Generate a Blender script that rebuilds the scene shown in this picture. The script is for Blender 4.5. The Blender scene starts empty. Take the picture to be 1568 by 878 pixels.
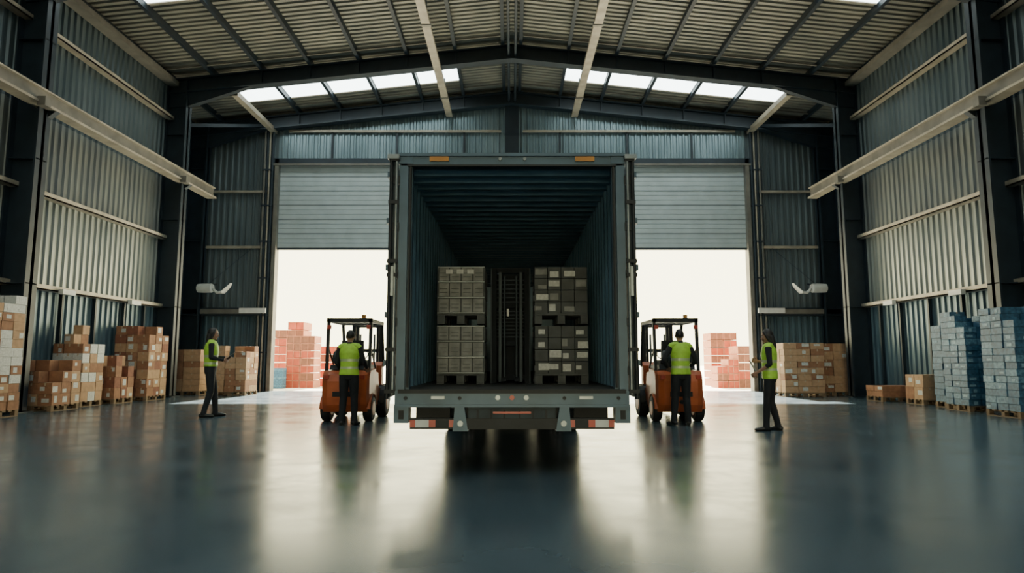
import bpy, math, random
from mathutils import Vector, Matrix
from mathutils.bvhtree import BVHTree
random.seed(7)
S=bpy.context.scene
COL=S.collection
# ------------------------------------------------------------------ materials
def mat(name,c,rough=.6,metal=0.,var=.25,scale=6.,bump=0.,c2=None,emis=0.,stretch=(1,1,1),spec=.5,rvar=0.):
    m=bpy.data.materials.new(name); m.use_nodes=True
    nt=m.node_tree; b=nt.nodes['Principled BSDF']
    b.inputs['Roughness'].default_value=rough; b.inputs['Metallic'].default_value=metal
    b.inputs['Specular IOR Level'].default_value=spec
    c=tuple(c)+(1,)
    if c2 is None: c2=tuple(x*(1-var) for x in c[:3])
    c2=tuple(c2)+(1,)
    tc=nt.nodes.new('ShaderNodeTexCoord'); mp=nt.nodes.new('ShaderNodeMapping')
    mp.inputs['Scale'].default_value=stretch
    nz=nt.nodes.new('ShaderNodeTexNoise'); nz.inputs['Scale'].default_value=scale; nz.inputs['Detail'].default_value=5
    rp=nt.nodes.new('ShaderNodeValToRGB'); rp.color_ramp.elements[0].position=.35; rp.color_ramp.elements[1].position=.65
    rp.color_ramp.elements[0].color=c2; rp.color_ramp.elements[1].color=c
    nt.links.new(tc.outputs['Object'],mp.inputs[0]); nt.links.new(mp.outputs[0],nz.inputs['Vector'])
    nt.links.new(nz.outputs['Fac'],rp.inputs[0]); nt.links.new(rp.outputs[0],b.inputs['Base Color'])
    if emis:
        nt.links.new(rp.outputs[0],b.inputs['Emission Color']); b.inputs['Emission Strength'].default_value=emis
    if bump:
        bp=nt.nodes.new('ShaderNodeBump'); bp.inputs['Strength'].default_value=bump; bp.inputs['Distance'].default_value=.02
        nt.links.new(nz.outputs['Fac'],bp.inputs['Height']); nt.links.new(bp.outputs[0],b.inputs['Normal'])
    if rvar:
        mr=nt.nodes.new('ShaderNodeMapRange'); mr.inputs['To Min'].default_value=rough-rvar; mr.inputs['To Max'].default_value=rough+rvar
        nt.links.new(nz.outputs['Fac'],mr.inputs[0]); nt.links.new(mr.outputs[0],b.inputs['Roughness'])
    return m

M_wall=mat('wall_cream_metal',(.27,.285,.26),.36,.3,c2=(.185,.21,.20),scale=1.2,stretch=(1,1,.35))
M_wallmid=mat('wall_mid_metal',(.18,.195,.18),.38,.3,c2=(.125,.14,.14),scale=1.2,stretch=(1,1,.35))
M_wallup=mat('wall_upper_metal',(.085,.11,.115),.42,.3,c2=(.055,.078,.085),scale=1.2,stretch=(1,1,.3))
M_walllow=mat('wall_blue_metal',(.08,.135,.165),.38,.3,c2=(.055,.095,.12),scale=1.5,stretch=(1,1,.3))
M_wallback=mat('wall_back_metal',(.11,.14,.15),.45,.3,c2=(.08,.105,.115),scale=1.2,stretch=(1,1,.3))
M_gable=mat('gable_metal',(.20,.27,.30),.38,.35,c2=(.14,.20,.225),scale=1.2,stretch=(1,1,.3))
M_roof=mat('roof_sheet',(.235,.225,.185),.5,.25,c2=(.145,.145,.125),scale=.8)
M_steel=mat('dark_steel',(.015,.026,.037),.5,.2,var=.3,scale=3)
M_girt=mat('beige_steel',(.36,.32,.25),.5,.2,var=.3,scale=3)
M_girtd=mat('beige_steel_dark',(.17,.16,.135),.5,.2,var=.3,scale=3)
M_door=mat('roller_door_metal',(.40,.46,.47),.45,.2,var=.12,scale=2)
M_doord=mat('roller_door_dark_band',(.18,.21,.22),.5,.3,var=.15,scale=2)
M_ground=mat('pale_concrete_yard',(.80,.76,.66),.9,0,var=.1,scale=.4)
M_card=mat('cardboard',(.31,.145,.075),.8,0,var=.25,scale=9)
M_card2=mat('cardboard_red',(.24,.09,.05),.8,0,var=.25,scale=9)
M_card3=mat('cardboard_light',(.45,.27,.15),.8,0,var=.2,scale=9)
M_tape=mat('packing_tape',(.42,.31,.20),.4,0,var=.1)
M_label=mat('white_label',(.55,.56,.53),.6,0,var=.25,scale=30)
M_wood=mat('pallet_wood',(.22,.14,.075),.8,0,var=.4,scale=8,stretch=(1,8,1))
M_blue=mat('blue_shrinkwrap',(.055,.15,.24),.55,0,c2=(.022,.07,.12),scale=16)
M_blue2=mat('pale_blue_wrap',(.14,.28,.37),.55,0,c2=(.04,.11,.18),scale=16)
M_bluel=mat('pale_print_label',(.28,.41,.47),.55,0,c2=(.13,.25,.33),scale=30)
M_red=mat('red_crate',(.46,.075,.03),.7,0,var=.3,scale=4)
M_crategap=mat('crate_frame_pale',(.50,.20,.12),.7,0,var=.2)
M_cont=mat('container_paint',(.060,.108,.150),.42,.15,c2=(.04,.075,.105),scale=2.5)
M_contin=mat('container_inner_paint',(.14,.25,.33),.34,.15,c2=(.095,.18,.24),scale=2.5)
M_contf=mat('container_floor_ply',(.05,.05,.045),.7,0,var=.4,scale=6)
M_blk=mat('black_rubber',(.012,.013,.014),.7,0,var=.3)
M_dkp=mat('dark_metal',(.018,.021,.024),.5,.2,var=.3,spec=.35)
M_mast=mat('matt_black_steel',(.010,.013,.016),.75,0,var=.3,spec=.2)
M_mastg=mat('worn_rail_steel',(.045,.06,.068),.6,0,var=.3,spec=.3)
M_rod=mat('galvanised_rod',(.24,.27,.28),.35,.7,var=.2)
M_amber=mat('amber_lens',(.45,.20,.04),.3,0,var=.2)
M_redl=mat('red_reflector',(.45,.05,.03),.35,0,var=.2)
M_wht=mat('white_paint',(.62,.62,.58),.5,0,var=.12)
M_org=mat('orange_paint',(.52,.115,.035),.4,.05,var=.3,scale=3)
M_glass=mat('dark_glass',(.015,.02,.024),.08,0,var=.1)
M_gry=mat('grey_crate',(.25,.255,.24),.7,0,var=.35,scale=7)
M_gryd=mat('grey_crate_dark',(.07,.077,.075),.7,0,var=.35,scale=7)
M_sky=mat('skylight_polycarbonate',(.84,.96,.94),.4,0,var=.06,scale=2,emis=8.0)
M_skin=mat('skin',(.40,.22,.15),.55,0,var=.12,scale=20)
M_hair=mat('hair',(.012,.010,.009),.5,0,var=.3,scale=40)
M_vest=mat('hi_vis_vest',(.42,.74,.07),.6,0,var=.15,scale=14)
M_strip=mat('reflective_strip',(.50,.60,.36),.35,.2,var=.1)
M_cloth=mat('dark_cloth',(.016,.018,.022),.85,0,var=.35,scale=12)
M_trous=mat('dark_trousers',(.013,.015,.020),.85,0,var=.35,scale=12)
M_shoe=mat('black_shoe',(.01,.01,.01),.4,0,var=.2)
M_eye=mat('eye_white',(.6,.6,.58),.3,0,var=.02)
M_lip=mat('lips',(.32,.10,.08),.5,0,var=.1)

def floor_mat():
    m=bpy.data.materials.new('polished_concrete'); m.use_nodes=True; nt=m.node_tree; b=nt.nodes['Principled BSDF']
    N=nt.nodes.new; L=nt.links.new
    tc=N('ShaderNodeTexCoord')
    n1=N('ShaderNodeTexNoise'); n1.inputs['Scale'].default_value=.35; n1.inputs['Detail'].default_value=5; n1.inputs['Distortion'].default_value=.4
    n2=N('ShaderNodeTexNoise'); n2.inputs['Scale'].default_value=1.1; n2.inputs['Detail'].default_value=9; n2.inputs['Roughness'].default_value=.6; n2.inputs['Distortion'].default_value=.3
    n3=N('ShaderNodeTexNoise'); n3.inputs['Scale'].default_value=40; n3.inputs['Detail'].default_value=4
    for n in(n1,n2,n3): L(tc.outputs['Object'],n.inputs['Vector'])
    r1=N('ShaderNodeValToRGB'); r1.color_ramp.elements[0].position=.25;r1.color_ramp.elements[1].position=.8
    r1.color_ramp.elements[0].color=(.050,.080,.098,1); r1.color_ramp.elements[1].color=(.080,.118,.142,1)
    L(n1.outputs['Fac'],r1.inputs[0])
    r2=N('ShaderNodeValToRGB'); r2.color_ramp.elements[0].position=.25;r2.color_ramp.elements[1].position=.75
    r2.color_ramp.elements[0].color=(.86,.86,.86,1); r2.color_ramp.elements[1].color=(1.08,1.08,1.08,1)
    L(n2.outputs['Fac'],r2.inputs[0])
    mx=N('ShaderNodeMix'); mx.data_type='RGBA'; mx.blend_type='MULTIPLY'; mx.inputs[0].default_value=1
    L(r1.outputs[0],mx.inputs[6]); L(r2.outputs[0],mx.inputs[7]); L(mx.outputs[2],b.inputs['Base Color'])
    mr=N('ShaderNodeMapRange'); mr.inputs['From Min'].default_value=.32; mr.inputs['From Max'].default_value=.68
    mr.inputs['To Min'].default_value=.16; mr.inputs['To Max'].default_value=.27
    L(n2.outputs['Fac'],mr.inputs[0]); L(mr.outputs[0],b.inputs['Roughness'])
    bp=N('ShaderNodeBump'); bp.inputs['Strength'].default_value=.025; bp.inputs['Distance'].default_value=.01
    s=N('ShaderNodeMath'); s.operation='MULTIPLY_ADD'; s.inputs[1].default_value=.15
    L(n3.outputs['Fac'],s.inputs[0]); L(n2.outputs['Fac'],s.inputs[2]); L(s.outputs[0],bp.inputs['Height']); L(bp.outputs[0],b.inputs['Normal'])
    b.inputs['Specular IOR Level'].default_value=.55
    b.inputs['Specular Tint'].default_value=(.78,.93,1,1)
    return m
M_floor=floor_mat()

# ------------------------------------------------------------------ mesh builder
class MB:
    def __init__(s): s.v=[]; s.f=[]; s.m=[]; s.mats=[]
    def mi(s,m):
        if m not in s.mats: s.mats.append(m)
        return s.mats.index(m)
    def add(s,vs,fs,m):
        o=len(s.v); s.v+= [tuple(x) for x in vs]; k=s.mi(m)
        for f in fs: s.f.append([i+o for i in f]); s.m.append(k)
    def box(s,x0,x1,y0,y1,z0,z1,m):
        vs=[(x,y,z) for x in(x0,x1) for y in(y0,y1) for z in(z0,z1)]
        s.add(vs,[(0,1,3,2),(4,6,7,5),(0,4,5,1),(2,3,7,6),(0,2,6,4),(1,5,7,3)],m)
    def obox(s,c,dx,dy,dz,sx,sy,sz,m):
        c=Vector(c);vs=[]
        for a in(-.5,.5):
            for b in(-.5,.5):
                for d in(-.5,.5): vs.append(c+dx*a*sx+dy*b*sy+dz*d*sz)
        s.add(vs,[(0,1,3,2),(4,6,7,5),(0,4,5,1),(2,3,7,6),(0,2,6,4),(1,5,7,3)],m)
    def beam(s,a,b,w,h,m,up=Vector((0,0,1))):
        a=Vector(a);b=Vector(b);d=(b-a); L=d.length; d.normalize()
        r=d.cross(up); 
        if r.length<1e-4: r=d.cross(Vector((0,1,0)))
        r.normalize(); u=r.cross(d)
        s.obox((a+b)/2,r,d,u,w,L,h,m)
    def prism(s,poly,lo,hi,axis,m):
        n=len(poly); vs=[]
        for t in(lo,hi):
            for p,q in poly:
                vs.append({'x':(t,p,q),'y':(p,t,q),'z':(p,q,t)}[axis])
        fs=[list(range(n)),list(range(n,2*n))[::-1]]
        for i in range(n): fs.append([i,i+n,(i+1)%n+n,(i+1)%n])
        s.add(vs,fs,m)
    def tube(s,pts,rad,m,n=12,ref=Vector((1,0,0)),cap=True):
        pts=[Vector(p) for p in pts]; N=len(pts); vs=[]
        for i,p in enumerate(pts):
            t=(pts[min(i+1,N-1)]-pts[max(i-1,0)]).normalized()
            a=ref-t*ref.dot(t)
            if a.length<1e-3: a=Vector((0,1,0))-t*t.y
            a.normalize(); b=t.cross(a)
            r=rad[i] if isinstance(rad,(list,tuple)) else rad
            ra,rb=(r if isinstance(r,(list,tuple)) else (r,r))
            for k in range(n):
                an=2*math.pi*k/n; vs.append(p+a*ra*math.cos(an)+b*rb*math.sin(an))
        ms=m if isinstance(m,list) else [m]*(N-1)
        o=len(s.v); s.v+=[tuple(x) for x in vs]
        for i in range(N-1):
            k=s.mi(ms[i])
            for j in range(n):
                s.f.append([o+i*n+j,o+i*n+(j+1)%n,o+(i+1)*n+(j+1)%n,o+(i+1)*n+j]); s.m.append(k)
        if cap:
            s.f.append([o+j for j in range(n)][::-1]); s.m.append(s.mi(ms[0]))
            s.f.append([o+(N-1)*n+j for j in range(n)]); s.m.append(s.mi(ms[-1]))
    def cyl(s,a,b,r,m,n=20): s.tube([a,b],[r,r],m,n=n)
    def ell(s,c,rx,ry,rz,m,n=14,k=10,M=None,fn=None):
        vs=[];c=Vector(c)
        for i in range(k+1):
            th=math.pi*i/k
            for j in range(n):
                ph=2*math.pi*j/n
                p=Vector((rx*math.sin(th)*math.cos(ph),ry*math.sin(th)*math.sin(ph),rz*math.cos(th)))
                if i in(0,k): p=Vector((0,0,rz*math.cos(th)))
                if fn: p=fn(p)
                if M: p=M@p
                vs.append(c+p)
        fs=[]
        for i in range(k):
            for j in range(n):
                fs.append([i*n+j,(i+1)*n+j,(i+1)*n+(j+1)%n,i*n+(j+1)%n])
        s.add(vs,fs,m)
    def wheel(s,c,r,w,mt,mh,n=28):
        c=Vector(c); X=Vector((1,0,0))
        pr=[(-.5,.6),(-.5,.9),(-.38,1),(.38,1),(.5,.9),(.5,.6)]
        s.tube([c+X*w*p[0] for p in pr],[r*p[1] for p in pr],mt,n=n,ref=Vector((0,1,0)))
        s.tube([c-X*w*.46,c-X*w*.53,c-X*w*.53],[r*.58,r*.55,r*.2],mh,n=20,ref=Vector((0,1,0)))
        s.tube([c+X*w*.46,c+X*w*.53,c+X*w*.53],[r*.58,r*.55,r*.2],mh,n=20,ref=Vector((0,1,0)))
    def obj(s,name,loc=(0,0,0),bevel=0,smooth=False,rot=0):
        me=bpy.data.meshes.new(name); me.from_pydata(s.v,[],s.f); 
        for m in s.mats: me.materials.append(m)
        me.polygons.foreach_set('material_index',s.m)
        me.validate(); me.update()
        o=bpy.data.objects.new(name,me); COL.objects.link(o); o.location=loc; o.rotation_euler=(0,0,rot)
        import bmesh
        bm=bmesh.new(); bm.from_mesh(me); bmesh.ops.recalc_face_normals(bm,faces=bm.faces); bm.to_mesh(me); bm.free()
        if smooth:
            me.polygons.foreach_set('use_smooth',[True]*len(me.polygons))
            me.set_sharp_from_angle(angle=math.radians(35))
        if bevel:
            b=o.modifiers.new('bevel','BEVEL'); b.width=bevel; b.segments=2; b.limit_method='ANGLE'; b.angle_limit=math.radians(50)
        return o

# corrugated strip: runs from a to b (2D), vertical z0..z1 (z1 may be function of x)
def corr(mb,a,b,z0,z1,nrm,m,pitch=.25,depth=.045):
    a=Vector(a);b=Vector(b);L=(b-a).length;d=(b-a)/L; nrm=Vector(nrm)
    prof=[];t=0
    while t<L:
        for q,h in((0,0),(.45,0),(.60,1),(.85,1)):
            if t+q*pitch<L: prof.append((t+q*pitch,h*depth))
        t+=pitch
    prof.append((L,0))
    vs=[];fs=[]
    for q,h in prof:
        p=a+d*q+nrm*h
        zt=z1(p.x) if callable(z1) else z1
        vs.append((p.x,p.y,z0)); vs.append((p.x,p.y,zt))
    for i in range(len(prof)-1): fs.append([2*i,2*i+2,2*i+3,2*i+1])
    mb.add(vs,fs,m)
rz=lambda x:12.55-.108*abs(x)
YB=26.5; YF=-12.0
# ------------------------------------------------------------------ floor, yard
mb=MB(); mb.box(-13.4,13.4,YF,YB+.1,-.2,0,M_floor); mb.obj('floor')
mb=MB(); mb.box(-90,90,YB+.1,160,-.2,-.02,M_ground); mb.box(-90,90,-100,YF-.1,-.2,-.02,M_ground); mb.obj('ground_yard')
# ------------------------------------------------------------------ side walls
for sg,nm in((-1,'wall_left'),(1,'wall_right')):
    mb=MB(); n=(-sg,0)
    X=12.1*sg
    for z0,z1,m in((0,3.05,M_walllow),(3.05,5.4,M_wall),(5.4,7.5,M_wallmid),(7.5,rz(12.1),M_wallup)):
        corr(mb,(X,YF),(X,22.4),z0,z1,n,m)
    corr(mb,(13.3*sg,22.4),(13.3*sg,YB),0,rz(13.3),n,M_wallback)
    corr(mb,(12.1*sg,22.42),(13.3*sg,22.42),0,rz(13.0),(0,1),M_wallback)
    # backing skin so no light leaks
    mb.box(min(X+.06*sg,X+.10*sg),max(X+.06*sg,X+.10*sg),YF,22.35,0,rz(12.1),M_wallup)
    mb.box(min(13.36*sg,13.4*sg),max(13.36*sg,13.4*sg),22.4,YB,0,rz(13.3),M_wallup)
    mb.obj(nm)
    # girts / trim
    mb=MB()
    for z,h in((3.05,.13),(5.4,.13),(9.62,.12)):
        mb.box(min(X-sg*.05,X-sg*.30),max(X-sg*.05,X-sg*.30),YF,22.0,z-h/2,z-h/2+.03,M_girt)
        mb.box(min(X-sg*.27,X-sg*.30),max(X-sg*.27,X-sg*.30),YF,22.0,z-h/2,z+h/2,M_girt)
    mb.box(min(X-sg*.05,X-sg*.4),max(X-sg*.05,X-sg*.4),YF,22.0,10.78,10.95,M_girtd)
    # vertical framing on the lower wall
    for y in (17.3,18.7,20.1,21.2):
        mb.box(min(X-sg*.05,X-sg*.14),max(X-sg*.05,X-sg*.14),y,y+.07,0,3.0,M_steel)
    # small junction boxes hanging on the lower girt
    for y in (16.9,20.0):
        mb.box(min(X-sg*.3,X-sg*.42),max(X-sg*.3,X-sg*.42),y,y+.5,2.93,3.06,M_wht)
    mb.obj('trim_1' if sg<0 else 'trim_2')
    # crane runway
    mb=MB(); a,b=sorted((11.15*sg,11.5*sg)); c=(a+b)/2
    mb.box(a,b,YF,24.1,7.28,7.34,M_girt); mb.box(a+.05,b-.05,YF,24.1,7.66,7.70,M_girt); mb.box(c-.05,c+.05,YF,24.1,7.34,7.66,M_girtd)
    mb.box(c-.04,c+.04,YF,24.0,7.70,7.76,M_steel)
    for y in (8.6,15.3,22.0):
        mb.prism([(11.15*sg,7.28),(12.05*sg,7.28),(12.05*sg,6.6)],y+.1,y+.25,'y',M_steel)
        mb.box(min(11.0*sg,11.2*sg),max(11.0*sg,11.2*sg),y-.5,y-.3,7.2,7.42,M_girtd)
    mb.obj('crane_runway_beam')
# ------------------------------------------------------------------ back wall
mb=MB()
for sg in(-1,1):
    a,b=9.75*sg,13.3*sg
    corr(mb,(a,YB),(b,YB),0,3.1,(0,-1),M_walllow)
    corr(mb,(a,YB),(b,YB),3.1,rz,(0,-1),M_wallback)
    mb.box(min(a,b),max(a,b),YB+.05,YB+.10,0,rz(13.3),M_wallback)
corr(mb,(-9.75,YB),(0,YB),9.5,rz,(0,-1),M_gable); corr(mb,(0,YB),(9.75,YB),9.5,rz,(0,-1),M_gable)
mb.prism([(-13.3,11.0),(13.3,11.0),(13.3,rz(13.3)),(0,rz(0)),(-13.3,rz(13.3))],YB+.05,YB+.1,'y',M_wallback)
mb.box(-9.75,9.75,YB+.03,YB+.08,9.4,11.0,M_wallback)
mb.box(-.7,.7,YB-.25,YB+.08,0,9.5,M_wallback)
mb.obj('wall_back')
mb=MB()
for sg in(-1,1): mb.box(*sorted((4.5*sg,13.4*sg)),YF-.1,YF,0,rz(13.4),M_wallback)
mb.box(-4.5,4.5,YF-.1,YF,5.0,rz(13.4),M_wallback)  # unseen opening behind the camera, added to let sky light in
mb.prism([(-13.4,rz(13.4)),(13.4,rz(13.4)),(0,rz(0))],YF-.1,YF,'y',M_wallback); mb.obj('wall_front')
# back wall trim
mb=MB()
mb.box(-9.9,9.9,YB-.30,YB-.12,9.30,9.52,M_steel)
mb.box(-9.9,9.9,YB-.33,YB-.30,9.22,9.30,M_girtd)
for z in(10.72,):
    for sg in(-1,1): mb.box(min(.45*sg,9.3*sg),max(.45*sg,9.3*sg),YB-.2,YB-.1,z-.04,z+.05,M_girt)
for x in (-7.5,-4.8,-2.0,2.0,4.8,7.5): mb.box(x-.04,x+.04,YB-.12,YB-.05,9.5,10.7,M_steel)
mb.box(-.28,.28,YB-.3,YB-.05,9.5,12.0,M_steel)
for sg in(-1,1):
    for z,h in((8.17,.07),(5.85,.08)):
        mb.box(min(10.1*sg,13.3*sg),max(10.1*sg,13.3*sg),YB-.2,YB-.05,z-h,z+.02,M_girt)
    mb.box(min(10.1*sg,13.3*sg),max(10.1*sg,13.3*sg),YB-.35,YB-.05,3.0,3.32,M_steel)
    mb.box(min(10.1*sg,13.3*sg),max(10.1*sg,13.3*sg),YB-.4,YB-.3,3.08,3.26,M_girtd)
    mb.box(min(9.85*sg,10.9*sg),max(9.85*sg,10.9*sg),YB-.5,YB-.4,3.10,3.30,M_wht)
    # door jamb + pipes
    mb.box(min(9.62*sg,9.78*sg),max(9.62*sg,9.78*sg),YB-.3,YB+.1,0,9.5,M_girtd)
    for i,(x,m,r) in enumerate(((9.88,M_steel,.05),(10.0,M_girt,.035),(10.1,M_steel,.03),(10.2,M_girtd,.04))):
        mb.cyl((x*sg,YB-.3,0),(x*sg,YB-.3,10.7),r,m,n=10)
    for z in (1.5,3,4.5,6,7.5,9): mb.box(min(9.8*sg,10.28*sg),max(9.8*sg,10.28*sg),YB-.34,YB-.2,z,z+.06,M_steel)
    # fore-aft struts & purlin end bracing
    mb.box(min(9.8*sg,10.02*sg),max(9.8*sg,10.02*sg),22.4,YB-.1,10.62,10.8,M_girt)
    mb.beam((13.1*sg,22.6,9.6),(10.2*sg,26.2,10.9),.12,.12,M_steel)
    mb.cyl((10.6*sg,YB-.25,5.75),(12.0*sg,25.6,4.2),.012,M_steel,n=6)
mb.obj('trim_3')
# ------------------------------------------------------------------ roller doors
for i,(x0,x1) in enumerate(((-9.62,-.7),(.7,9.62))):
    mb=MB(); z=5.8
    mb.box(x0,x1,YB-.10,YB-.02,5.72,5.80,M_steel)
    while z<9.2:
        h=.2
        y=YB-.06
        mb.prism([(y,z),(y-.02,z+.015),(y-.02,z+h-.015),(y,z+h),(y+.03,z+h),(y+.03,z)],x0,x1,'x',M_door)
        z+=h
    z=5.8+.6
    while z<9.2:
        mb.box(x0,x1,YB-.095,YB-.07,z-.018,z+.018,M_doord); z+=.6  # darker bands across the slats
    mb.obj('door_%d'%(i+1))
# ------------------------------------------------------------------ roof
mb=MB()
for sg in(-1,1):
    vs=[];fs=[];prof=[];y=YF
    while y<YB+.1:
        for q,h in((0,0),(.12,0),(.15,.05),(.21,.05)): prof.append((y+q,h))
        y+=.24
    for y,h in prof:
        vs.append((0,y,rz(0)+h)); vs.append((13.4*sg,y,rz(13.4)+h))
    for i in range(len(prof)-1): fs.append([2*i,2*i+1,2*i+3,2*i+2])
    mb.add(vs,fs,M_roof)
    mb.prism([(0,rz(0)+.08),(13.4*sg,rz(13.4)+.08),(13.4*sg,rz(13.4)+.14),(0,rz(0)+.14)],YF,YB+.15,'y',M_steel)
mb.obj('ceiling')
mb=MB()
PX=[.32,2.0,3.7,5.4,7.1,8.8,10.5,12.0]
for sg in(-1,1):
    for x in PX:
        X=x*sg; z=rz(x)
        mb.box(X-.035,X+.035,YF,YB-.05,z-.22,z-.01,M_steel)
        mb.box(X-.07,X+.05,YF,YB-.05,z-.23,z-.20,M_steel)
    # bridging angles close to the frames
    for y in (15.9,21.4,22.8,25.4):
        mb.prism([(.4*sg,rz(.4)-.10),(12.0*sg,rz(12.0)-.10),(12.0*sg,rz(12.0)-.15),(.4*sg,rz(.4)-.15)],y,y+.05,'y',M_girtd)
mb.cyl((-.12,YF,11.95),(-.12,YB-.1,11.95),.05,M_steel); mb.cyl((.12,YF,11.95),(.12,YB-.1,11.95),.05,M_steel)
mb.obj('roof_purlins')
k=0
for yy in (24.15,17.0,10.4,3.8,-2.8,-9.0):  # glowing panels; strips in the unseen bays are added to light the hall
    for sg in(-1,1):
        mb=MB(); k+=1
        for a,b in zip(PX[1:-1],PX[2:]):
            if b>10.6: break
            x0,x1=(a+.07)*sg,(b-.07)*sg
            mb.prism([(x0,rz(x0)-.03),(x1,rz(x1)-.03),(x1,rz(x1)-.06),(x0,rz(x0)-.06)],yy-.62,yy+.62,'y',M_sky)
            mb.prism([(x0,rz(x0)-.025),(x1,rz(x1)-.025),(x1,rz(x1)-.09),(x0,rz(x0)-.09)],yy-.68,yy-.62,'y',M_girt)
            mb.prism([(x0,rz(x0)-.025),(x1,rz(x1)-.025),(x1,rz(x1)-.09),(x0,rz(x0)-.09)],yy+.62,yy+.68,'y',M_girt)
        mb.obj('window_%d'%k)
# ------------------------------------------------------------------ portal frames
def frame(y,xc,xw,back=False):
    mb=MB(); d=.5
    for sg in(-1,1):
        for off0,off1,w in((.22,.27,.36),(.22,d+.22,.09),(d+.2,d+.26,.36)):
            mb.prism([(0,rz(0)-off0),(xw*sg,rz(xw)-off0),(xw*sg,rz(xw)-off1),(0,rz(0)-off1)],y-w/2,y+w/2,'y',M_steel)
        # haunch
        mb.prism([(xw*sg,rz(xw)-.75),((xc-2.2)*sg,rz(xc-2.2)-.75),(xc*sg,rz(xc)-1.25),(xw*sg,rz(xw)-1.25)],y-.1,y+.1,'y',M_steel)
        # column
        z1=rz(xw)-.22
        a,b=sorted((xc*sg,(xc+.05)*sg)); mb.box(a,b,y-.2,y+.2,0,z1,M_steel)
        a,b=sorted(((xw-.05)*sg,xw*sg)); mb.box(a,b,y-.2,y+.2,0,z1,M_steel)
        a,b=sorted((xc*sg,xw*sg)); mb.box(a,b,y-.05,y+.05,0,z1,M_steel)
        for z in (.02,3.0,6.0,9.0): mb.box(a,b,y-.18,y+.18,z,z+.03,M_steel)
        mb.box(a-.1,b+.02 if sg>0 else b+.1,y-.28,y+.28,0,.03,M_steel) if not back else None
        for x in PX[1:6]: 
            mb.prism([((x-.02)*sg,rz(x)-.25),((x+.02)*sg,rz(x)-.25),((x+.02)*sg,rz(x)-.72),((x-.02)*sg,rz(x)-.72)],y-.16,y+.16,'y',M_steel)
    mb.box(-.03,.03,y-.18,y+.18,rz(0)-.76,rz(0)-.22,M_steel)
    mb.obj('steel_portal_frame')
for y in (-4.8,1.9,8.6,15.3,22.1): frame(y,11.35,12.05)
frame(26.15,12.5,13.25,True)
# hung light rails
for sg in(-1,1):
    mb=MB()
    mb.box(2.6*sg-.13,2.6*sg+.13,9,26.2,11.28,11.34,M_girt); mb.box(2.6*sg-.04,2.6*sg+.04,9,26.2,11.34,11.5,M_girt)
    mb.box(2.6*sg-.10,2.6*sg+.10,9,26.2,11.50,11.53,M_girt)
    for y in (9.5,12.5,18.7,24.2):
        mb.box(2.6*sg-.02,2.6*sg+.02,y-.03,y+.03,11.5,rz(2.6)-.2,M_steel)
        mb.box(2.6*sg-.16,2.6*sg+.16,y-.05,y+.05,11.26,11.36,M_girtd)
    mb.obj('overhead_rail')
# ------------------------------------------------------------------ floodlights
for sg in(-1,1):
    mb=MB(); Yv=Vector((0,1,0))
    c=Vector((12.0*sg,25.6,4.05))
    X=Vector((-sg,0,0))
    mb.tube([c+X*q for q in(-.42,-.38,-.2,.16,.2)],[.10,.17,.18,.18,.15],M_wht,n=18,ref=Yv)
    # curved reflector arm
    mb.tube([c+X*.2+Vector((0,0,-.02)),c+X*.38+Vector((0,0,-.18)),c+X*.6+Vector((0,0,-.16)),c+X*.82+Vector((0,0,.06)),c+X*.92+Vector((0,0,.2))],[(.06,.05),(.16,.05),(.2,.06),(.16,.05),(.08,.03)],M_wht,n=14,ref=Yv)
    mb.beam(c+Vector((0,0,.05)),(12.0*sg,26.3,4.3),.06,.06,M_steel)
    mb.obj('floodlight',smooth=True)

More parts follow.
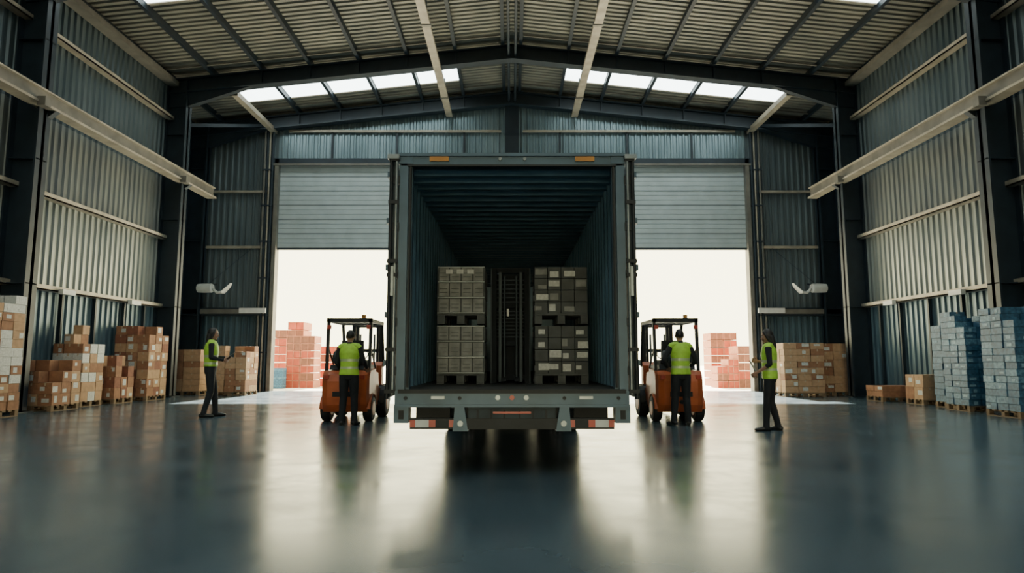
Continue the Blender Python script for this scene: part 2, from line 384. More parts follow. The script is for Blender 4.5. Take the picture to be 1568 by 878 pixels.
# ------------------------------------------------------------------ pallets and stacks
def pallet(mb,w,d,z=0,m=None):
    m=m or M_wood
    for x in(-w/2,-.05,w/2-.1):
        for y in(-d/2,-.05,d/2-.1): mb.box(x,x+.1,y,y+.1,z+.02,z+.11,m)
        mb.box(x,x+.1,-d/2,d/2,z,z+.02,m)
    n=max(4,int(d/.16))
    for i in range(n):
        y=-d/2+i*(d-.1)/(n-1); mb.box(-w/2,w/2,y,y+.1,z+.11,z+.14,m)
def stack(name,cx,cy,w,d,h,bw=.4,bd=.4,bh=.3,mats=None,seed=1,lab=.6,ragged=.5,side=1,labm=None,labn=1):
    R=random.Random(seed); mb=MB(); mats=mats or [M_card,M_card,M_card2,M_card3]
    pallet(mb,w,d)
    nx=max(1,round(w/bw)); ny=max(1,round(d/bd)); nz=max(1,round((h-.14)/bh))
    bw,bd,bh=w/nx,d/ny,(h-.14)/nz
    hts={}
    for i in range(nx):
        for j in range(ny):
            k=nz
            if R.random()<ragged: k-=R.choice([1,1,2])
            hts[i,j]=max(1,k)
    for (i,j),k in hts.items():
        for q in range(k):
            jx,jy=R.uniform(-.012,.012),R.uniform(-.012,.012)
            x0=-w/2+i*bw+.006+jx; x1=x0+bw-.012; y0=-d/2+j*bd+.006+jy; y1=y0+bd-.012; z0=.14+q*bh+.002; z1=z0+bh-.004
            m=R.choice(mats); mb.box(x0,x1,y0,y1,z0,z1,m)
            if j==0 and bh>.16: # tape seam on the front face
                mb.box((x0+x1)/2-.02,(x0+x1)/2+.02,y0-.002,y0+.01,z1-.07,z1-.001,M_tape)
            if bh>.16: mb.box((x0+x1)/2-.025,(x0+x1)/2+.025,y0+.002,y1-.002,z1-.004,z1+.0015,M_tape)
            for _ in range(labn):
              if R.random()<lab and j==0:
                lw=bw*R.uniform(.25,.55); lh=bh*R.uniform(.3,.6); lx=R.uniform(x0+.02,x1-lw-.02); lz=R.uniform(z0+.02,z1-lh-.02)
                mb.box(lx,lx+lw,y0-.004,y0+.01,lz,lz+lh,labm or M_label)
            edge=(i==nx-1) if side>0 else (i==0)
            if R.random()<lab and edge:
                lw=bd*R.uniform(.25,.55); lh=bh*R.uniform(.3,.6); ly=R.uniform(y0+.02,y1-lw-.02); lz=R.uniform(z0+.02,z1-lh-.02)
                X=x1 if side>0 else x0
                mb.box(X-.01 if side>0 else X-.004,X+.004 if side>0 else X+.01,ly,ly+lw,lz,lz+lh,labm or M_label)
    return mb.obj(name,(cx,cy,0),bevel=.006)
N='pallet_of_cardboard_boxes'
L3=[M_card3,M_label,M_card,M_label]
stack(N,-11.35,14.0,1.1,1.0,2.62,.28,.33,.19,L3,1,.6,.4)
stack(N,-11.45,16.2,1.05,1.0,1.22,.35,.33,.27,None,2,.7,.5)
stack(N,-11.6,17.6,.8,.9,2.15,.27,.3,.25,[M_card3,M_label,M_card],3,.5,.6)
stack(N,-11.5,18.9,.8,.9,1.35,.27,.3,.29,None,4,.5,.6)
stack(N,-11.45,20.3,1.05,1.1,2.25,.35,.36,.26,None,5,.6,.6)
stack(N,-11.6,23.7,1.2,1.0,1.6,.6,.5,.21,[M_card,M_card3],6,.2,.2)
stack(N,-9.75,23.3,1.1,1.1,1.72,.37,.36,.2,[M_card3,M_card3,M_card],7,.2,.2)
stack(N,-10.65,25.0,.9,.9,1.4,.45,.45,.3,[M_card,M_card2],8,.2,.3)
stack(N,9.8,22.6,1.35,1.1,1.8,.45,.36,.21,[M_card3,M_card,M_card3],9,.3,.1,-1)
stack(N,11.15,23.3,.95,1.0,1.8,.47,.5,.27,[M_card,M_card3],10,.3,.1,-1)
stack(N,11.45,19.9,1.1,.9,.46,.55,.45,.16,[M_card],11,.2,.3,-1)
stack(N,11.6,18.4,.8,.8,.82,.4,.4,.33,[M_card,M_card3],12,.6,0,-1)
B='pallet_of_shrinkwrapped_goods'
BL=[M_blue,M_blue,M_blue,M_blue2]
stack(B,11.2,14.25,1.3,1.0,2.36,.43,.33,.145,BL,13,.45,.3,-1,M_bluel)
stack(B,11.25,16.05,.9,.85,2.3,.30,.28,.145,BL,14,.45,.45,-1,M_bluel)
stack(B,11.6,17.1,.8,.8,2.45,.4,.4,.16,[M_blue],15,.3,.3,-1,M_blue2)
# stacked red crates outside in the yard
def crates(cx,cy,w,d,h,seed):
    R=random.Random(seed); mb=MB(); nx=round(w/.62); nz=round(h/.36); bw=w/nx; bh=h/nz
    for i in range(nx):
        for q in range(nz-(R.random()<.35)):
            x0=-w/2+i*bw+.02; x1=x0+bw-.04; z0=q*bh+.02 if q else 0; z1=q*bh+bh-.01
            mb.box(x0,x1,-d/2,d/2,z0,z1,R.choice([M_red,M_red,M_card2]))
            for a in(x0-.006,(x0+x1)/2-.01,x1-.014): mb.box(a,a+.02,-d/2-.02,d/2+.02,z0+.003,z1-.02,M_crategap)
            mb.box(x0-.01,x1+.01,-d/2-.025,d/2+.025,z1-.02,z1+.004,M_crategap)
    mb.obj('stack_of_red_crates',(cx,cy,-.02))
crates(-10.6,31.5,1.55,1.2,3.05,1); crates(-9.6,30.3,1.3,1.0,2.35,2); crates(-8.5,32.2,1.5,1.2,2.3,31)
crates(10.3,32.5,1.3,1.2,2.95,3); crates(9.75,30.2,1.0,1.0,1.3,4); crates(10.9,30.6,1.2,1.2,1.9,5)
mb=MB()
for x in(-11.2,-10.6): mb.box(x,x+.5,29,29.5,0,.9,M_blue)
for x in(-11.2,-10.6):
    for z in(.1,.45,.8): mb.box(x-.01,x+.51,28.99,29.51,z,z+.04,M_blue2)
mb.obj('blue_storage_crate',(0,0,-.02),bevel=.01)

# ------------------------------------------------------------------ truck with container
Y0=7.0; Y1=19.0
mb=MB()
def corrY(x,z0,z1,nx,m,y0,y1,pitch=.28,depth=.036):
    corr(mb,(x,y0),(x,y1),z0,z1,(nx,0),m,pitch,depth)
corrY(-1.205,.9,3.38,1,M_contin,Y0+.1,Y1); corrY(1.205,.9,3.38,-1,M_contin,Y0+.1,Y1)
for sg in(-1,1): mb.box(min(1.21*sg,1.22*sg),max(1.21*sg,1.22*sg),Y0+.1,Y1,.78,3.42,M_cont)
# ceiling
prof=[];y=Y0+.1
while y<Y1:
    for q,h in((0,0),(.11,0),(.15,.045),(.26,.045)): prof.append((y+q,h))
    y+=.30
vs=[];fs=[]
for y,h in prof: vs+= [(-1.2,y,3.34+h),(1.2,y,3.34+h)]
for i in range(len(prof)-1): fs.append([2*i,2*i+1,2*i+3,2*i+2])
mb.add(vs,fs,M_contin)
mb.box(-1.22,1.22,Y0+.1,Y1,3.41,3.44,M_cont)
mb.box(-1.2,1.2,Y0+.05,Y1,.78,.90,M_contf)
mb.box(-1.22,1.22,Y1,Y1+.06,.78,3.44,M_contin)
for sg in(-1,1):
    # corner posts
    a,b=sorted((1.14*sg,1.235*sg)); mb.box(a,b,Y0,Y0+.14,.72,3.46,M_cont)
    a,b=sorted((1.10*sg,1.15*sg)); mb.box(a,b,Y0+.05,Y0+.14,.9,3.36,M_cont)
    # corner castings
    a,b=sorted((1.09*sg,1.245*sg)); mb.box(a,b,Y0-.01,Y0+.2,3.36,3.475,M_cont)
    mb.box(a,b,Y0-.02,Y0+.16,.55,.72,M_cont); mb.box(a+.05,b-.05,Y0-.03,Y0,.59,.68,M_dkp)
    # rear doors folded back against the sides
    x0,x1=1.285*sg,1.345*sg
    mb.prism([(x0,Y0+.02),(x1,Y0+.02),(x1+.07*sg,Y0+1.18),(x0+.07*sg,Y0+1.18)],.82,3.42,'z',M_mastg)
    for i in range(5):
        z=1.05+i*.52
        mb.box(*sorted((1.23*sg,1.30*sg)),Y0-.02,Y0+.06,z,z+.09,M_dkp)
        mb.box(*sorted((1.345*sg,1.385*sg)),Y0+.08,Y0+1.1,z+.1,z+.16,M_cont)
    mb.cyl((1.262*sg,Y0-.03,.85),(1.262*sg,Y0-.03,3.44),.017,M_rod,n=10)
    mb.cyl((1.32*sg,Y0-.03,.80),(1.32*sg,Y0-.03,3.44),.02,M_dkp,n=10)
    mb.cyl((1.37*sg,Y0+.3,.80),(1.37*sg,Y0+.3,3.44),.014,M_dkp,n=10)
    for z in(.86,1.3,2.1,2.25,2.9,3.38):
        mb.box(*sorted((1.235*sg,1.345*sg)),Y0-.055,Y0-.005,z,z+.04,M_dkp)
    mb.box(*sorted((1.23*sg,1.36*sg)),Y0-.07,Y0-.01,3.40,3.45,M_rod)
    mb.obox((1.285*sg,Y0-.06,2.05),Vector((1,0,0)),Vector((0,1,0)),Vector((0,0,1)),.03,.03,.32,M_rod)
    # inner gasket
    mb.box(*sorted((1.105*sg,1.125*sg)),Y0+.0,Y0+.05,.92,3.34,M_blk)
# header
mb.box(-1.22,1.22,Y0,Y0+.14,3.34,3.46,M_cont); mb.box(-1.235,1.235,Y0-.03,Y0+.05,3.44,3.475,M_cont)
mb.box(-1.15,1.15,Y0-.01,Y0+.02,3.33,3.35,M_dkp)
for x in(-.80,.80):
    mb.box(x-.105,x+.105,Y0-.03,Y0,3.385,3.435,M_amber)
for x in(-.13,.14): mb.cyl((x,Y0-.03,3.41),(x,Y0,3.41),.018,M_rod,n=12)
# sill
mb.box(-1.235,1.235,Y0-.04,Y0+.14,.72,.885,M_cont); mb.box(-1.20,1.20,Y0-.06,Y0+.0,.86,.90,M_dkp)
mb.box(-1.235,1.235,Y0-.07,Y0,.715,.745,M_cont)
for x in(-.15,0,.15): mb.cyl((x,Y0-.06,.815),(x,Y0-.03,.815),.026,M_redl if x==0 else M_rod,n=14)
for x in(-.78,.78): mb.box(x-.07,x+.07,Y0-.055,Y0-.03,.80,.83,M_rod)
for x in(-1.12,-.55,.55,1.12): mb.cyl((x,Y0-.055,.81),(x,Y0-.03,.81),.02,M_dkp,n=10)
# underrun bumper
mb.box(-1.07,1.07,Y0-.05,Y0+.06,.49,.60,M_dkp)
for sg in(-1,1):
    xs=[1.07,1.01,.87,.80,.66,.60]
    cs=[M_redl,M_wht,M_redl,M_dkp,M_redl]
    for a,b,m in zip(xs[:-1],xs[1:],cs): mb.box(*sorted((a*sg,b*sg)),Y0-.06,Y0-.04,.51,.585,m)
    mb.prism([(.46*sg,.47),(.62*sg,.47),(.60*sg,.72),(.50*sg,.72)],Y0-.065,Y0+.1,'y',M_cont)
    mb.cyl((.54*sg,Y0-.08,.55),(.54*sg,Y0-.06,.55),.03,M_rod,n=12)
    mb.box(*sorted((.66*sg,1.02*sg)),Y0+.05,Y0+.12,.60,.72,M_blk)
mb.box(-.46,.46,Y0-.03,Y0+.08,.50,.71,M_mastg)
for x in(-.36,-.22,-.08,.08,.22,.36): mb.box(x-.01,x+.01,Y0-.04,Y0-.02,.52,.69,M_dkp)
mb.box(-.2,.2,Y0-.045,Y0-.03,.65,.67,M_redl)
# chassis rails
for sg in(-1,1):
    mb.box(*sorted((.38*sg,.52*sg)),Y0+.1,Y1+3.2,.50,.74,M_dkp)
for y in [Y0+1+i*1.5 for i in range(8)]: mb.box(-1.1,1.1,y,y+.1,.66,.78,M_dkp)
for y in(11.7,12.95,14.2):
    for sg in(-1,1): mb.wheel((1.0*sg,y,.5),.5,.32,M_blk,M_dkp)
    mb.cyl((-.95,y,.5),(.95,y,.5),.07,M_dkp)
for sg in(-1,1):
    mb.box(*sorted((1.0*sg,1.06*sg)),16.3,16.45,.05,.75,M_dkp); mb.box(*sorted((.92*sg,1.14*sg)),16.2,16.55,0,.05,M_dkp)
# tractor cab
mb.prism([(19.7,.75),(21.9,.75),(22.05,1.3),(22.0,1.75),(21.75,2.75),(21.4,3.1),(20.0,3.2),(19.7,3.0)],-1.2,1.2,'x',M_wht)
mb.prism([(22.02,1.8),(21.79,2.72),(21.83,2.72),(22.06,1.8)],-1.05,1.05,'x',M_glass)
for sg in(-1,1):
    mb.prism([(20.8,1.75),(21.85,1.75),(21.65,2.6),(20.8,2.6)],*sorted((1.19*sg,1.215*sg)),'x',M_glass)
    mb.box(*sorted((1.25*sg,1.42*sg)),21.75,21.85,1.8,2.5,M_blk)
    mb.wheel((1.02*sg,21.2,.5),.5,.32,M_blk,M_rod); mb.wheel((.95*sg,19.4,.5),.5,.45,M_blk,M_rod)
mb.box(-1.2,1.2,21.95,22.15,.35,.8,M_dkp)
mb.box(-1.15,1.15,20.2,22.0,.5,.78,M_dkp)
mb.obj('container_truck')

# ------------------------------------------------------------------ cargo inside container
def cargo_left():
    mb=MB(); w,d=.62,.8
    for lev in(0,.78):
        pallet(mb,w,d,lev,M_gryd)
        z0=lev+.14; h=.62
        mb.box(-w/2+.01,w/2-.01,-d/2+.01,d/2-.01,z0,z0+h,M_gryd)
        nx,nz=4,3
        for i in range(nx):
            for q in range(nz):
                x0=-w/2+i*w/nx+.008; x1=x0+w/nx-.016; a=z0+q*h/nz+.016; b=a+h/nz-.032
                mb.box(x0,x1,-d/2-.006,-d/2+.05,a,b,M_gry)
                mb.box(w/2-.05,w/2+.004,-d/2+i*d/4+.01,-d/2+(i+1)*d/4-.01,a,b,M_gry)
                mb.box(-w/2-.004,-w/2+.05,-d/2+i*d/4+.01,-d/2+(i+1)*d/4-.01,a,b,M_gry)
                mb.box(x0+.02,x1-.02,-d/2-.010,-d/2,a+.05,a+.056,M_gryd); mb.box(x0+.02,x1-.02,-d/2-.010,-d/2,a+.10,a+.106,M_gryd)
        for x in(-w/2,-.01,w/2-.02): mb.box(x,x+.02,-d/2-.014,-d/2,z0,z0+h,M_gryd)
        for z in(z0,z0+h*.33,z0+h*.66,z0+h-.015): mb.box(-w/2,w/2,-d/2-.016,-d/2,z,z+.010,M_rod)
    for x in(-.2,-.06,.08): mb.box(x,x+.09,-d/2-.02,-d/2,1.44,1.50,M_label)
    return mb.obj('pallet_of_strapped_crates',(-.67,8.95,.9),bevel=.003)
cargo_left()
def cargo_right():
    R=random.Random(5); mb=MB(); w,d=.70,.8
    for lev in(0,.78):
        pallet(mb,w,d,lev,M_gryd)
        z0=lev+.14; h=.62
        for i in range(4):
            for q in range(4):
                x0=-w/2+i*w/4+.003; a=z0+q*h/4
                for j in range(3): mb.box(x0,x0+w/4-.006,-d/2+j*d/3,-d/2+(j+1)*d/3-.006,a,a+h/4-.006,M_gryd)
                if R.random()<.75:
                    lw=R.uniform(.07,.16); lh=R.uniform(.05,.10)
                    lx=x0+R.uniform(0,.05); lz=a+R.uniform(.01,.05)
                    lx=min(lx,w/2-lw)
                    mb.box(lx,lx+lw,-d/2-.005,-d/2+.01,lz,lz+lh,R.choice([M_label,M_label,M_label,M_gry]))
                if R.random()<.6: mb.box(-w/2-.004,-w/2+.01,-d/2+q*.2,-d/2+q*.2+.09,a+.03,a+.1,M_label)
    return mb.obj('pallet_of_labelled_cartons',(.645,8.95,.9),bevel=.003)
cargo_right()
# mast of the stacker between the pallets
mb=MB()
for sg in(-1,1):
    mb.box(*sorted((.19*sg,.27*sg)),-.04,.10,0,1.56,M_mast); mb.box(*sorted((.12*sg,.16*sg)),-.08,.04,.02,1.50,M_mastg)
    mb.box(*sorted((.255*sg,.27*sg)),-.05,-.03,0,1.56,M_mastg)
    mb.cyl((.08*sg,-.06,.05),(.08*sg,-.06,1.45),.012,M_mastg,n=10)
    mb.wheel((.2*sg,.3,.1),.1,.08,M_blk,M_mast)
    mb.box(*sorted((.05*sg,.12*sg)),-.55,-.05,.04,.08,M_mast)
for z in(.04,.5,1.02,1.5): mb.box(-.27,.27,.0,.08,z,z+.07,M_mast)
for z in [.62+.05*i for i in range(8)]: mb.box(-.2,.2,.06,.09,z,z+.015,M_mastg)
for z in [1.1+.06*i for i in range(6)]: mb.box(-.2,.2,.06,.09,z,z+.015,M_mastg)
mb.box(-.24,.24,.12,.75,.1,1.5,M_mast)
mb.box(-.05,-.02,-.1,-.08,.9,1.0,M_wht)
mb.obj('pallet_stacker',(-.02,8.9,.9),bevel=.003)

# ------------------------------------------------------------------ forklifts
def forklift(cx,cy):
    mb=MB()
    # counterweight (curved in plan and profile)
    prof=[(.10,.20),(.02,.34),(0,.50),(0,.80),(.04,.93),(.14,1.0),(.75,1.04),(.75,.20)]
    W=.47
    secs=[(-W,.16),(-W*.92,.06),(-W*.7,.0),(W*.7,.0),(W*.92,.06),(W,.16)]
    vs=[];fs=[];n=len(prof)
    for x,dy in secs:
        for y,z in prof: vs.append((x,y+dy*(1-y/.75),z))
    for i in range(len(secs)-1):
        for j in range(n): fs.append([i*n+j,i*n+(j+1)%n,(i+1)*n+(j+1)%n,(i+1)*n+j])
    fs.append(list(range(n))); fs.append(list(range((len(secs)-1)*n,len(secs)*n))[::-1])
    mb.add(vs,fs,M_org)
    mb.box(-.22,.22,-.012,.02,.50,.60,M_dkp)   # grille
    for z in(.52,.55,.58): mb.box(-.2,.2,-.018,0,z,z+.012,M_blk)
    mb.cyl((0,-.05,.40),(0,.02,.40),.04,M_dkp,n=14)  # tow pin
    for sg in(-1,1): mb.box(*sorted((.30*sg,.40*sg)),-.005,.06,.84,.92,M_redl)
    # body
    mb.prism([(.7,.28),(1.85,.28),(1.85,.62),(1.25,.62),(1.15,.95),(.7,1.0)],-.44,.44,'x',M_org)
    mb.prism([(1.62,.6),(1.85,.6),(1.82,1.12),(1.70,1.18),(1.60,1.1)],-.42,.42,'x',M_org)
    mb.box(-.46,.46,1.15,1.6,.25,.36,M_dkp)
    mb.prism([(.25,1.02),(1.12,1.04),(1.12,1.12),(.3,1.12)],-.36,.36,'x',M_dkp)
    # seat
    mb.box(-.24,.24,.68,1.14,1.12,1.22,M_blk); mb.prism([(.66,1.15),(.78,1.15),(.70,1.62),(.60,1.62)],-.22,.22,'x',M_blk)
    # lpg tank
    mb.tube([(-.30,.30,1.27),(-.26,.30,1.27),(.26,.30,1.27),(.30,.30,1.27)],[.08,.14,.14,.08],M_mastg,n=18,ref=Vector((0,1,0)))
    for x in(-.18,.18): mb.box(x-.02,x+.02,.15,.45,1.1,1.2,M_dkp)
    # steering
    mb.cyl((0,1.66,1.1),(0,1.42,1.32),.025,M_blk); 
    c=Vector((0,1.42,1.33)); a=Vector((1,0,0)); b=Vector((0,.6,.55)).normalized()
    pts=[c+a*.15*math.cos(t)+b*.15*math.sin(t) for t in [i*math.pi/8 for i in range(17)]]
    mb.tube(pts,.013,M_blk,n=6,ref=Vector((0,.5,-.8)))
    # overhead guard
    for sg in(-1,1):
        mb.beam((.43*sg,.30,.98),(.43*sg,.36,2.0),.06,.07,M_dkp); mb.beam((.43*sg,1.76,1.08),(.43*sg,1.5,2.0),.05,.07,M_dkp)
        mb.box(*sorted((.39*sg,.46*sg)),.30,1.55,1.98,2.05,M_dkp)
        mb.beam((.43*sg,.33,1.5),(.43*sg,.9,1.05),.03,.03,M_dkp)
        mb.box(*sorted((.36*sg,.44*sg)),.26,.31,1.84,1.92,M_redl)
    mb.box(-.46,.46,.30,.38,1.98,2.06,M_dkp); mb.box(-.46,.46,1.48,1.55,1.98,2.05,M_dkp)
    for i in range(7): x=-.36+.12*i; mb.box(x-.015,x+.015,.36,1.5,2.0,2.03,M_dkp)
    mb.cyl((.25,.5,2.05),(.25,.5,2.14),.045,M_amber,n=14)
    # wheels
    for sg in(-1,1):
        mb.wheel((.42*sg,.42,.25),.25,.18,M_blk,M_org); mb.wheel((.45*sg,1.62,.31),.31,.22,M_blk,M_org)
        # fender arches
        pts=[(.42*sg,.42+.29*math.cos(t),.25+.29*math.sin(t)) for t in [i*math.pi/8 for i in range(9)]]
        mb.tube(pts,[(.09,.015)]*9,M_org,n=8)
        pts=[(.45*sg,1.62+.36*math.cos(t),.31+.36*math.sin(t)) for t in [i*math.pi/8 for i in range(9)]]
        mb.tube(pts,[(.11,.015)]*9,M_dkp,n=8)
        # mast
        mb.box(*sorted((.27*sg,.35*sg)),1.98,2.10,.08,2.02,M_dkp); mb.box(*sorted((.20*sg,.26*sg)),2.0,2.1,.08,1.98,M_dkp)
        mb.cyl((.16*sg,2.0,.2),(.16*sg,2.0,1.8),.025,M_rod,n=10)
        mb.box(*sorted((.18*sg,.28*sg)),2.18,3.2,.05,.09,M_dkp); mb.box(*sorted((.18*sg,.28*sg)),2.15,2.19,.05,.7,M_dkp)
        mb.beam((.30*sg,1.85,.9),(.30*sg,1.99,1.2),.05,.05,M_dkp)
    for z in(.12,.9,1.4,1.96): mb.box(-.35,.35,2.02,2.08,z,z+.07,M_dkp)
    for z in(.25,.6): mb.box(-.45,.45,2.11,2.15,z,z+.08,M_dkp)
    for x in(-.44,-.15,.12,.41): mb.box(x,x+.03,2.11,2.14,.6,1.15,M_dkp)
    mb.box(-.45,.45,2.11,2.14,1.12,1.16,M_dkp)
    mb.obj('forklift',(cx,cy,0),bevel=.012)
forklift(-3.30,12.95); forklift(3.32,12.95)

# ------------------------------------------------------------------ people
def V(*a): return Vector(a)
def hand(mb,w,d,pn,side,curl):
    d=d.normalized(); pn=(pn-d*pn.dot(d)).normalized(); s=d.cross(pn)*side  # s : thumb side
    w=w-d*.01
    mb.tube([w,w+d*.03,w+d*.06,w+d*.095],[(.026,.019),(.036,.017),(.042,.016),(.040,.013)],M_skin,n=12,ref=s)
    for k,(o,L) in enumerate(((.031,.072),(.0105,.082),(-.0105,.076),(-.031,.06))):
        p=w+d*.088+s*o; dd=(d+s*o*3.2).normalized(); pts=[p]
        for q in(.42,.32,.26):
            dd=(dd*math.cos(curl)+pn*math.sin(curl)); dd.normalize(); p=p+dd*L*q; pts.append(p)
        mb.tube(pts,[.0095,.009,.0085,.0065],M_skin,n=8,ref=s)
    p=w+d*.03+s*.028; pts=[p,p+d*.02+s*.025+pn*.008,p+d*.05+s*.034+pn*.018,p+d*.072+s*.032+pn*.026]
    mb.tube(pts,[.014,.012,.0105,.008],M_skin,n=8,ref=pn)
def limb(mb,a,b,r0,rm,r1,m,ref=V(1,0,0)):
    mb.tube([a,a.lerp(b,.12),a.lerp(b,.4),a.lerp(b,.8),b],[r0*.9,r0,rm,r1*1.05,r1],m,n=14,ref=ref)
def head(mb,c,yaw,pitch,female,skin=M_skin):
    R=Matrix.Rotation(yaw,3,'Z')@Matrix.Rotation(pitch,3,'X')
    def jaw(p):
        if p.z<0:
            t=-p.z/.12; p=Vector((p.x*(1-.30*t*t),p.y*(1-.12*t)+.012*t,p.z))
        return p
    mb.ell(c,.074,.092,.118,skin,18,14,R,jaw)
    P=lambda x,y,z:c+R@Vector((x,y,z))
    mb.tube([P(0,.085,.022),P(0,.096,-.002),P(0,.107,-.024),P(0,.090,-.034)],[.008,.010,.014,.011],skin,n=8)
    for sg in(-1,1):
        mb.ell(P(.030*sg,.078,.006),.013,.010,.009,M_eye,8,6,R); mb.ell(P(.030*sg,.087,.006),.006,.004,.007,M_hair,8,6,R)
        mb.tube([P(.016*sg,.088,.026),P(.030*sg,.086,.030),P(.044*sg,.076,.025)],.0045,M_hair,n=6)
        mb.ell(P(.076*sg,-.004,-.004),.010,.020,.031,skin,8,8,R)
        mb.ell(P(.038*sg,.060,-.030),.022,.020,.020,skin,8,8,R)
    mb.tube([P(-.024,.080,-.060),P(0,.091,-.058),P(.024,.080,-.060)],[.005,.008,.005],M_lip,n=6)
    mb.ell(P(0,.070,-.094),.022,.016,.016,skin,8,8,R)
    def hc(p):
        if p.y>.045 and p.z<.05: p=Vector((p.x,.045,p.z))
        return p
    if female:
        mb.ell(P(0,-.018,.022),.086,.098,.116,M_hair,18,14,R,hc)
        mb.tube([P(0,-.05,.05),P(0,-.072,-.03),P(0,-.078,-.12),P(0,-.08,-.20),P(0,-.08,-.26)],[(.06,.04),(.085,.05),(.09,.045),(.08,.035),(.05,.02)],M_hair,n=14)
        for sg in(-1,1): mb.tube([P(.05*sg,.035,.09),P(.076*sg,.02,.03),P(.082*sg,-.01,-.06),P(.075*sg,-.03,-.16)],[.02,.022,.024,.015],M_hair,n=10)
    else:
        def hm(p):
            if p.z<-.02: p=Vector((p.x*(1+p.z*1.6),p.y*(1+p.z*.6),p.z*.85))
            return Vector((p.x,min(p.y,.02),p.z)) if p.z<.02 else (Vector((p.x,min(p.y,.05),p.z)) if p.z<.05 else p)
        mb.ell(P(0,-.018,.024),.080,.092,.106,M_hair,18,16,R,hm)
def person(name,loc,yaw,H,J,female=False,clip=None,vest_hem=.93):
    mb=MB(); f=.92 if female else 1.
    # legs
    for s,sg in(('L',-1),('R',1)):
        hip=V(.085*sg,0,.92); kn=J['k'+s]; an=J['a'+s]; fd=J.get('f'+s,V(0,1,0)).normalized()
        mb.tube([hip+V(0,0,.04),hip.lerp(kn,.1),hip.lerp(kn,.5),kn,kn.lerp(an,.3),kn.lerp(an,.75),an-V(0,0,.035)],
                [.092*f,.100*f,.088*f,.068*f,.068*f,.058*f,.060*f],M_trous,n=16)
        b=an-V(0,0,an.z)+V(0,0,an.z-.085)
        mb.tube([b-fd*.075+V(0,0,.035),b-fd*.05+V(0,0,.04),b+fd*.02+V(0,0,.048),b+fd*.10+V(0,0,.036),b+fd*.17+V(0,0,.028),b+fd*.195+V(0,0,.025)],
                [(.028,.03),(.042,.038),(.046,.046),(.050,.034),(.042,.026),(.022,.016)],M_shoe,n=12,ref=fd.cross(V(0,0,1)))
        mb.tube([b+V(0,0,.03),an+V(0,0,.02)],[.042,.038],M_shoe,n=12)
    # torso
    T=[(.84,.13,.10),(.89,.168,.112),(.97,.172,.116),(1.05,.152*f,.106),(1.12,.145*f,.102),(1.24,.160*f,.114),(1.35,.176*f,.118),(1.43,.160*f,.098),(1.475,.12*f,.078),(1.505,.06,.06)]
    mb.tube([V(0,0,z) for z,a,b in T],[(a,b) for z,a,b in T],[M_trous]*3+[M_cloth]*6,n=24)
    # vest
    def at(z):
        for (z0,a0,b0),(z1,a1,b1) in zip(T[:-1],T[1:]):
            if z0<=z<=z1:
                t=(z-z0)/(z1-z0); return a0+(a1-a0)*t,b0+(b1-b0)*t
        return T[0][1:] 
    zs=[vest_hem,vest_hem+.01,1.03,1.035,1.08,1.085,1.17,1.175,1.22,1.225,1.33,1.40,1.44,1.475,1.50]
    ms=[M_strip if z in(1.035,1.175) else M_vest for z in zs[:-1]]
    rr=[]
    for z in zs:
        a,b=at(z); rr.append((a+.018 if z<1.42 else a+.012,b+.020))
    mb.tube([V(0,0,z) for z in zs],rr,ms,n=28)
    for sg in(-1,1):   # shoulder yoke of the vest
        mb.tube([V(.045*sg,-.005,1.495),V(.10*sg,-.003,1.482),V(.155*sg*f,0,1.458),V(.19*sg*f,0,1.425)],[(.062,.03),(.072,.045),(.072,.055),(.062,.05)],M_vest,n=14,ref=V(0,1,0))
    # neck and head
    hc=V(0,.02,1.635)
    mb.tube([V(0,-.005,1.46),V(0,.0,1.52),hc-V(0,.015,.06)],[.062,.050*f,.050*f],M_skin,n=14)
    mb.tube([V(0,-.005,1.49),V(0,0,1.528)],[(.070,.068),(.058,.056)],M_cloth,n=14)
    head(mb,hc,J.get('hy',0),J.get('hp',0),female)
    # arms
    for s,sg in(('L',-1),('R',1)):
        sh=V(.188*sg*f,0,1.410); el=J['e'+s]; wr=J['w'+s]
        mb.ell(sh,.060*f,.062*f,.065*f,M_cloth,12,10)
        limb(mb,sh,el,.059*f,.053*f,.045*f,M_cloth,V(0,1,0)); mb.ell(el,.045*f,.045*f,.045*f,M_cloth,12,8)
        if J.get('bare'+s):
            c=el.lerp(wr,.25); limb(mb,el,c,.045*f,.043*f,.041*f,M_cloth,V(0,1,0)); limb(mb,c,wr,.037*f,.034*f,.025*f,M_skin,V(0,1,0))
        else:
            limb(mb,el,wr,.045*f,.042*f,.033*f,M_cloth,V(0,1,0)); limb(mb,el.lerp(wr,.8),wr+(wr-el).normalized()*.015,.026,.026,.024,M_skin,V(0,1,0))
        hd=J.get('h'+s,(wr-el)); hand(mb,wr,hd,J.get('p'+s,V(-sg,0,0)),J.get('t'+s,1),J.get('c'+s,.35))
    src=mb.obj(name+'_src')
    md=src.modifiers.new('r','REMESH'); md.mode='VOXEL'; md.voxel_size=.0068; md.adaptivity=0
    sm=src.modifiers.new('s','SMOOTH'); sm.factor=.5; sm.iterations=2
    dg=bpy.context.evaluated_depsgraph_get(); ev=src.evaluated_get(dg)
    me=bpy.data.meshes.new_from_object(ev)
    vs=[Vector(v) for v in mb.v]; bv=BVHTree.FromPolygons(vs,mb.f)
    me.materials.clear()
    for m in mb.mats: me.materials.append(m)
    idx=[]
    for p in me.polygons:
        r=bv.find_nearest(p.center+p.normal*.004); idx.append(mb.m[r[2]])
    me.polygons.foreach_set('material_index',idx); me.polygons.foreach_set('use_smooth',[True]*len(me.polygons)); me.update()
    bpy.data.objects.remove(src)
    root=bpy.data.objects.new(name,None); COL.objects.link(root); root.location=loc; root.rotation_euler=(0,0,yaw); s=H/1.755; root.scale=(s,s,s)
    b=bpy.data.objects.new('body',me); COL.objects.link(b); b.parent=root
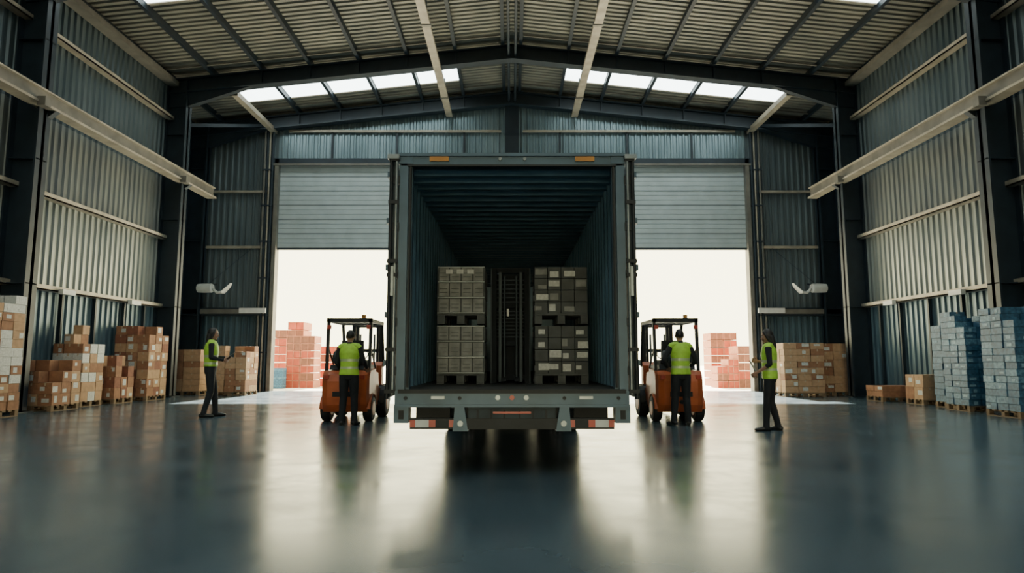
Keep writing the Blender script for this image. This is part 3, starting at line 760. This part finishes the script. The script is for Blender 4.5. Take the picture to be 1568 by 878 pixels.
    zmin=min(v.co.z for v in me.vertices); b.location=(0,0,-zmin)
    if clip:
        cb=MB(); c,dx,dy,dz,sz,m=clip
        cb.obox(c,dx,dy,dz,*sz,m); cb.obox(c+dz*(sz[2]/2+.002),dx,dy,dz,sz[0]*.88,sz[1]*.88,.003,M_label)
        o=cb.obj('clipboard'); o.parent=root; o.location=(0,0,-zmin)
    return root
# worker by the left forklift (seen from behind)
person('warehouse_worker',(-3.09,12.5,0),0,1.78,dict(
 kL=V(-.10,.02,.49),aL=V(-.115,-.02,.085),kR=V(.10,.03,.49),aR=V(.12,.0,.085),fL=V(-.25,1,0),fR=V(.3,1,0),
 eL=V(-.245,.02,1.16),wL=V(-.22,.22,1.02),eR=V(.265,.03,1.17),wR=V(.27,.25,1.06),hy=.1,hp=-.12,pL=V(0,0,-1),pR=V(0,0,-1),tL=-1,tR=1))
person('warehouse_worker',(3.19,12.45,0),.05,1.80,dict(
 kL=V(-.11,.03,.49),aL=V(-.14,.03,.085),kR=V(.10,.02,.49),aR=V(.11,-.03,.085),fL=V(-.4,1,0),fR=V(.25,1,0),
 eL=V(-.33,-.06,1.19),wL=V(-.20,.16,1.06),eR=V(.30,.02,1.17),wR=V(.27,.24,1.08),hy=-.15,hp=-.05,pL=V(0,0,-1),pR=V(0,0,-1),tL=-1,tR=1))
# supervisor with clipboard, facing right
person('supervisor_with_clipboard',(-6.55,14.3,0),-1.15,1.92,dict(
 kL=V(-.10,.09,.50),aL=V(-.12,.13,.09),kR=V(.09,.02,.49),aR=V(.11,-.09,.09),fL=V(-.1,1,0),fR=V(.1,1,0),
 eL=V(-.23,.03,1.17),wL=V(-.13,.26,1.17),eR=V(.23,.0,1.17),wR=V(.12,.22,1.12),hy=-.1,hp=-.1,pL=V(1,0,.4),pR=V(-1,0,.4),tL=1,tR=1,cL=.5,cR=.5),
 female=True,clip=(V(0,.33,1.19),V(1,0,0),V(0,.8,.6),V(0,-.6,.8),(.23,.30,.008),M_dkp),vest_hem=1.0)
person('supervisor_with_tablet',(4.5,11.5,0),1.15,1.75,dict(
 kL=V(-.09,.06,.49),aL=V(-.11,.09,.085),kR=V(.09,.0,.49),aR=V(.10,-.10,.085),fL=V(-.2,1,0),fR=V(.2,1,0),
 eL=V(-.22,-.02,1.15),wL=V(-.15,.20,1.00),eR=V(.235,-.03,1.15),wR=V(.08,.20,1.20),hy=.1,hp=-.2,pL=V(1,0,0),pR=V(-1,0,0),tL=1,tR=1,cL=.5,cR=.5,bareL=1,bareR=1),
 female=True,clip=(V(0,.27,1.10),V(1,0,0),V(0,.45,.9),V(0,-.9,.45),(.18,.24,.010),M_blk),vest_hem=.90)

# ------------------------------------------------------------------ lights, world, camera
w=bpy.data.worlds.new('overcast_bright_sky'); S.world=w; w.use_nodes=True
bg=w.node_tree.nodes['Background']; bg.inputs[0].default_value=(1.0,.92,.56,1); bg.inputs[1].default_value=7.5
sl=bpy.data.lights.new('sun','SUN'); sl.energy=55; sl.angle=math.radians(1.5); sl.color=(1,.94,.80)
so=bpy.data.objects.new('sun',sl); COL.objects.link(so); so.rotation_euler=Vector((0,math.cos(math.radians(36)),math.sin(math.radians(36)))).to_track_quat('Z','Y').to_euler()
cd=bpy.data.cameras.new('camera'); cd.lens=22.96; cd.sensor_width=36; cd.clip_end=500
co=bpy.data.objects.new('camera',cd); COL.objects.link(co); co.location=(0,0,1.2); co.rotation_euler=(math.radians(96.5),0,0)
S.camera=co
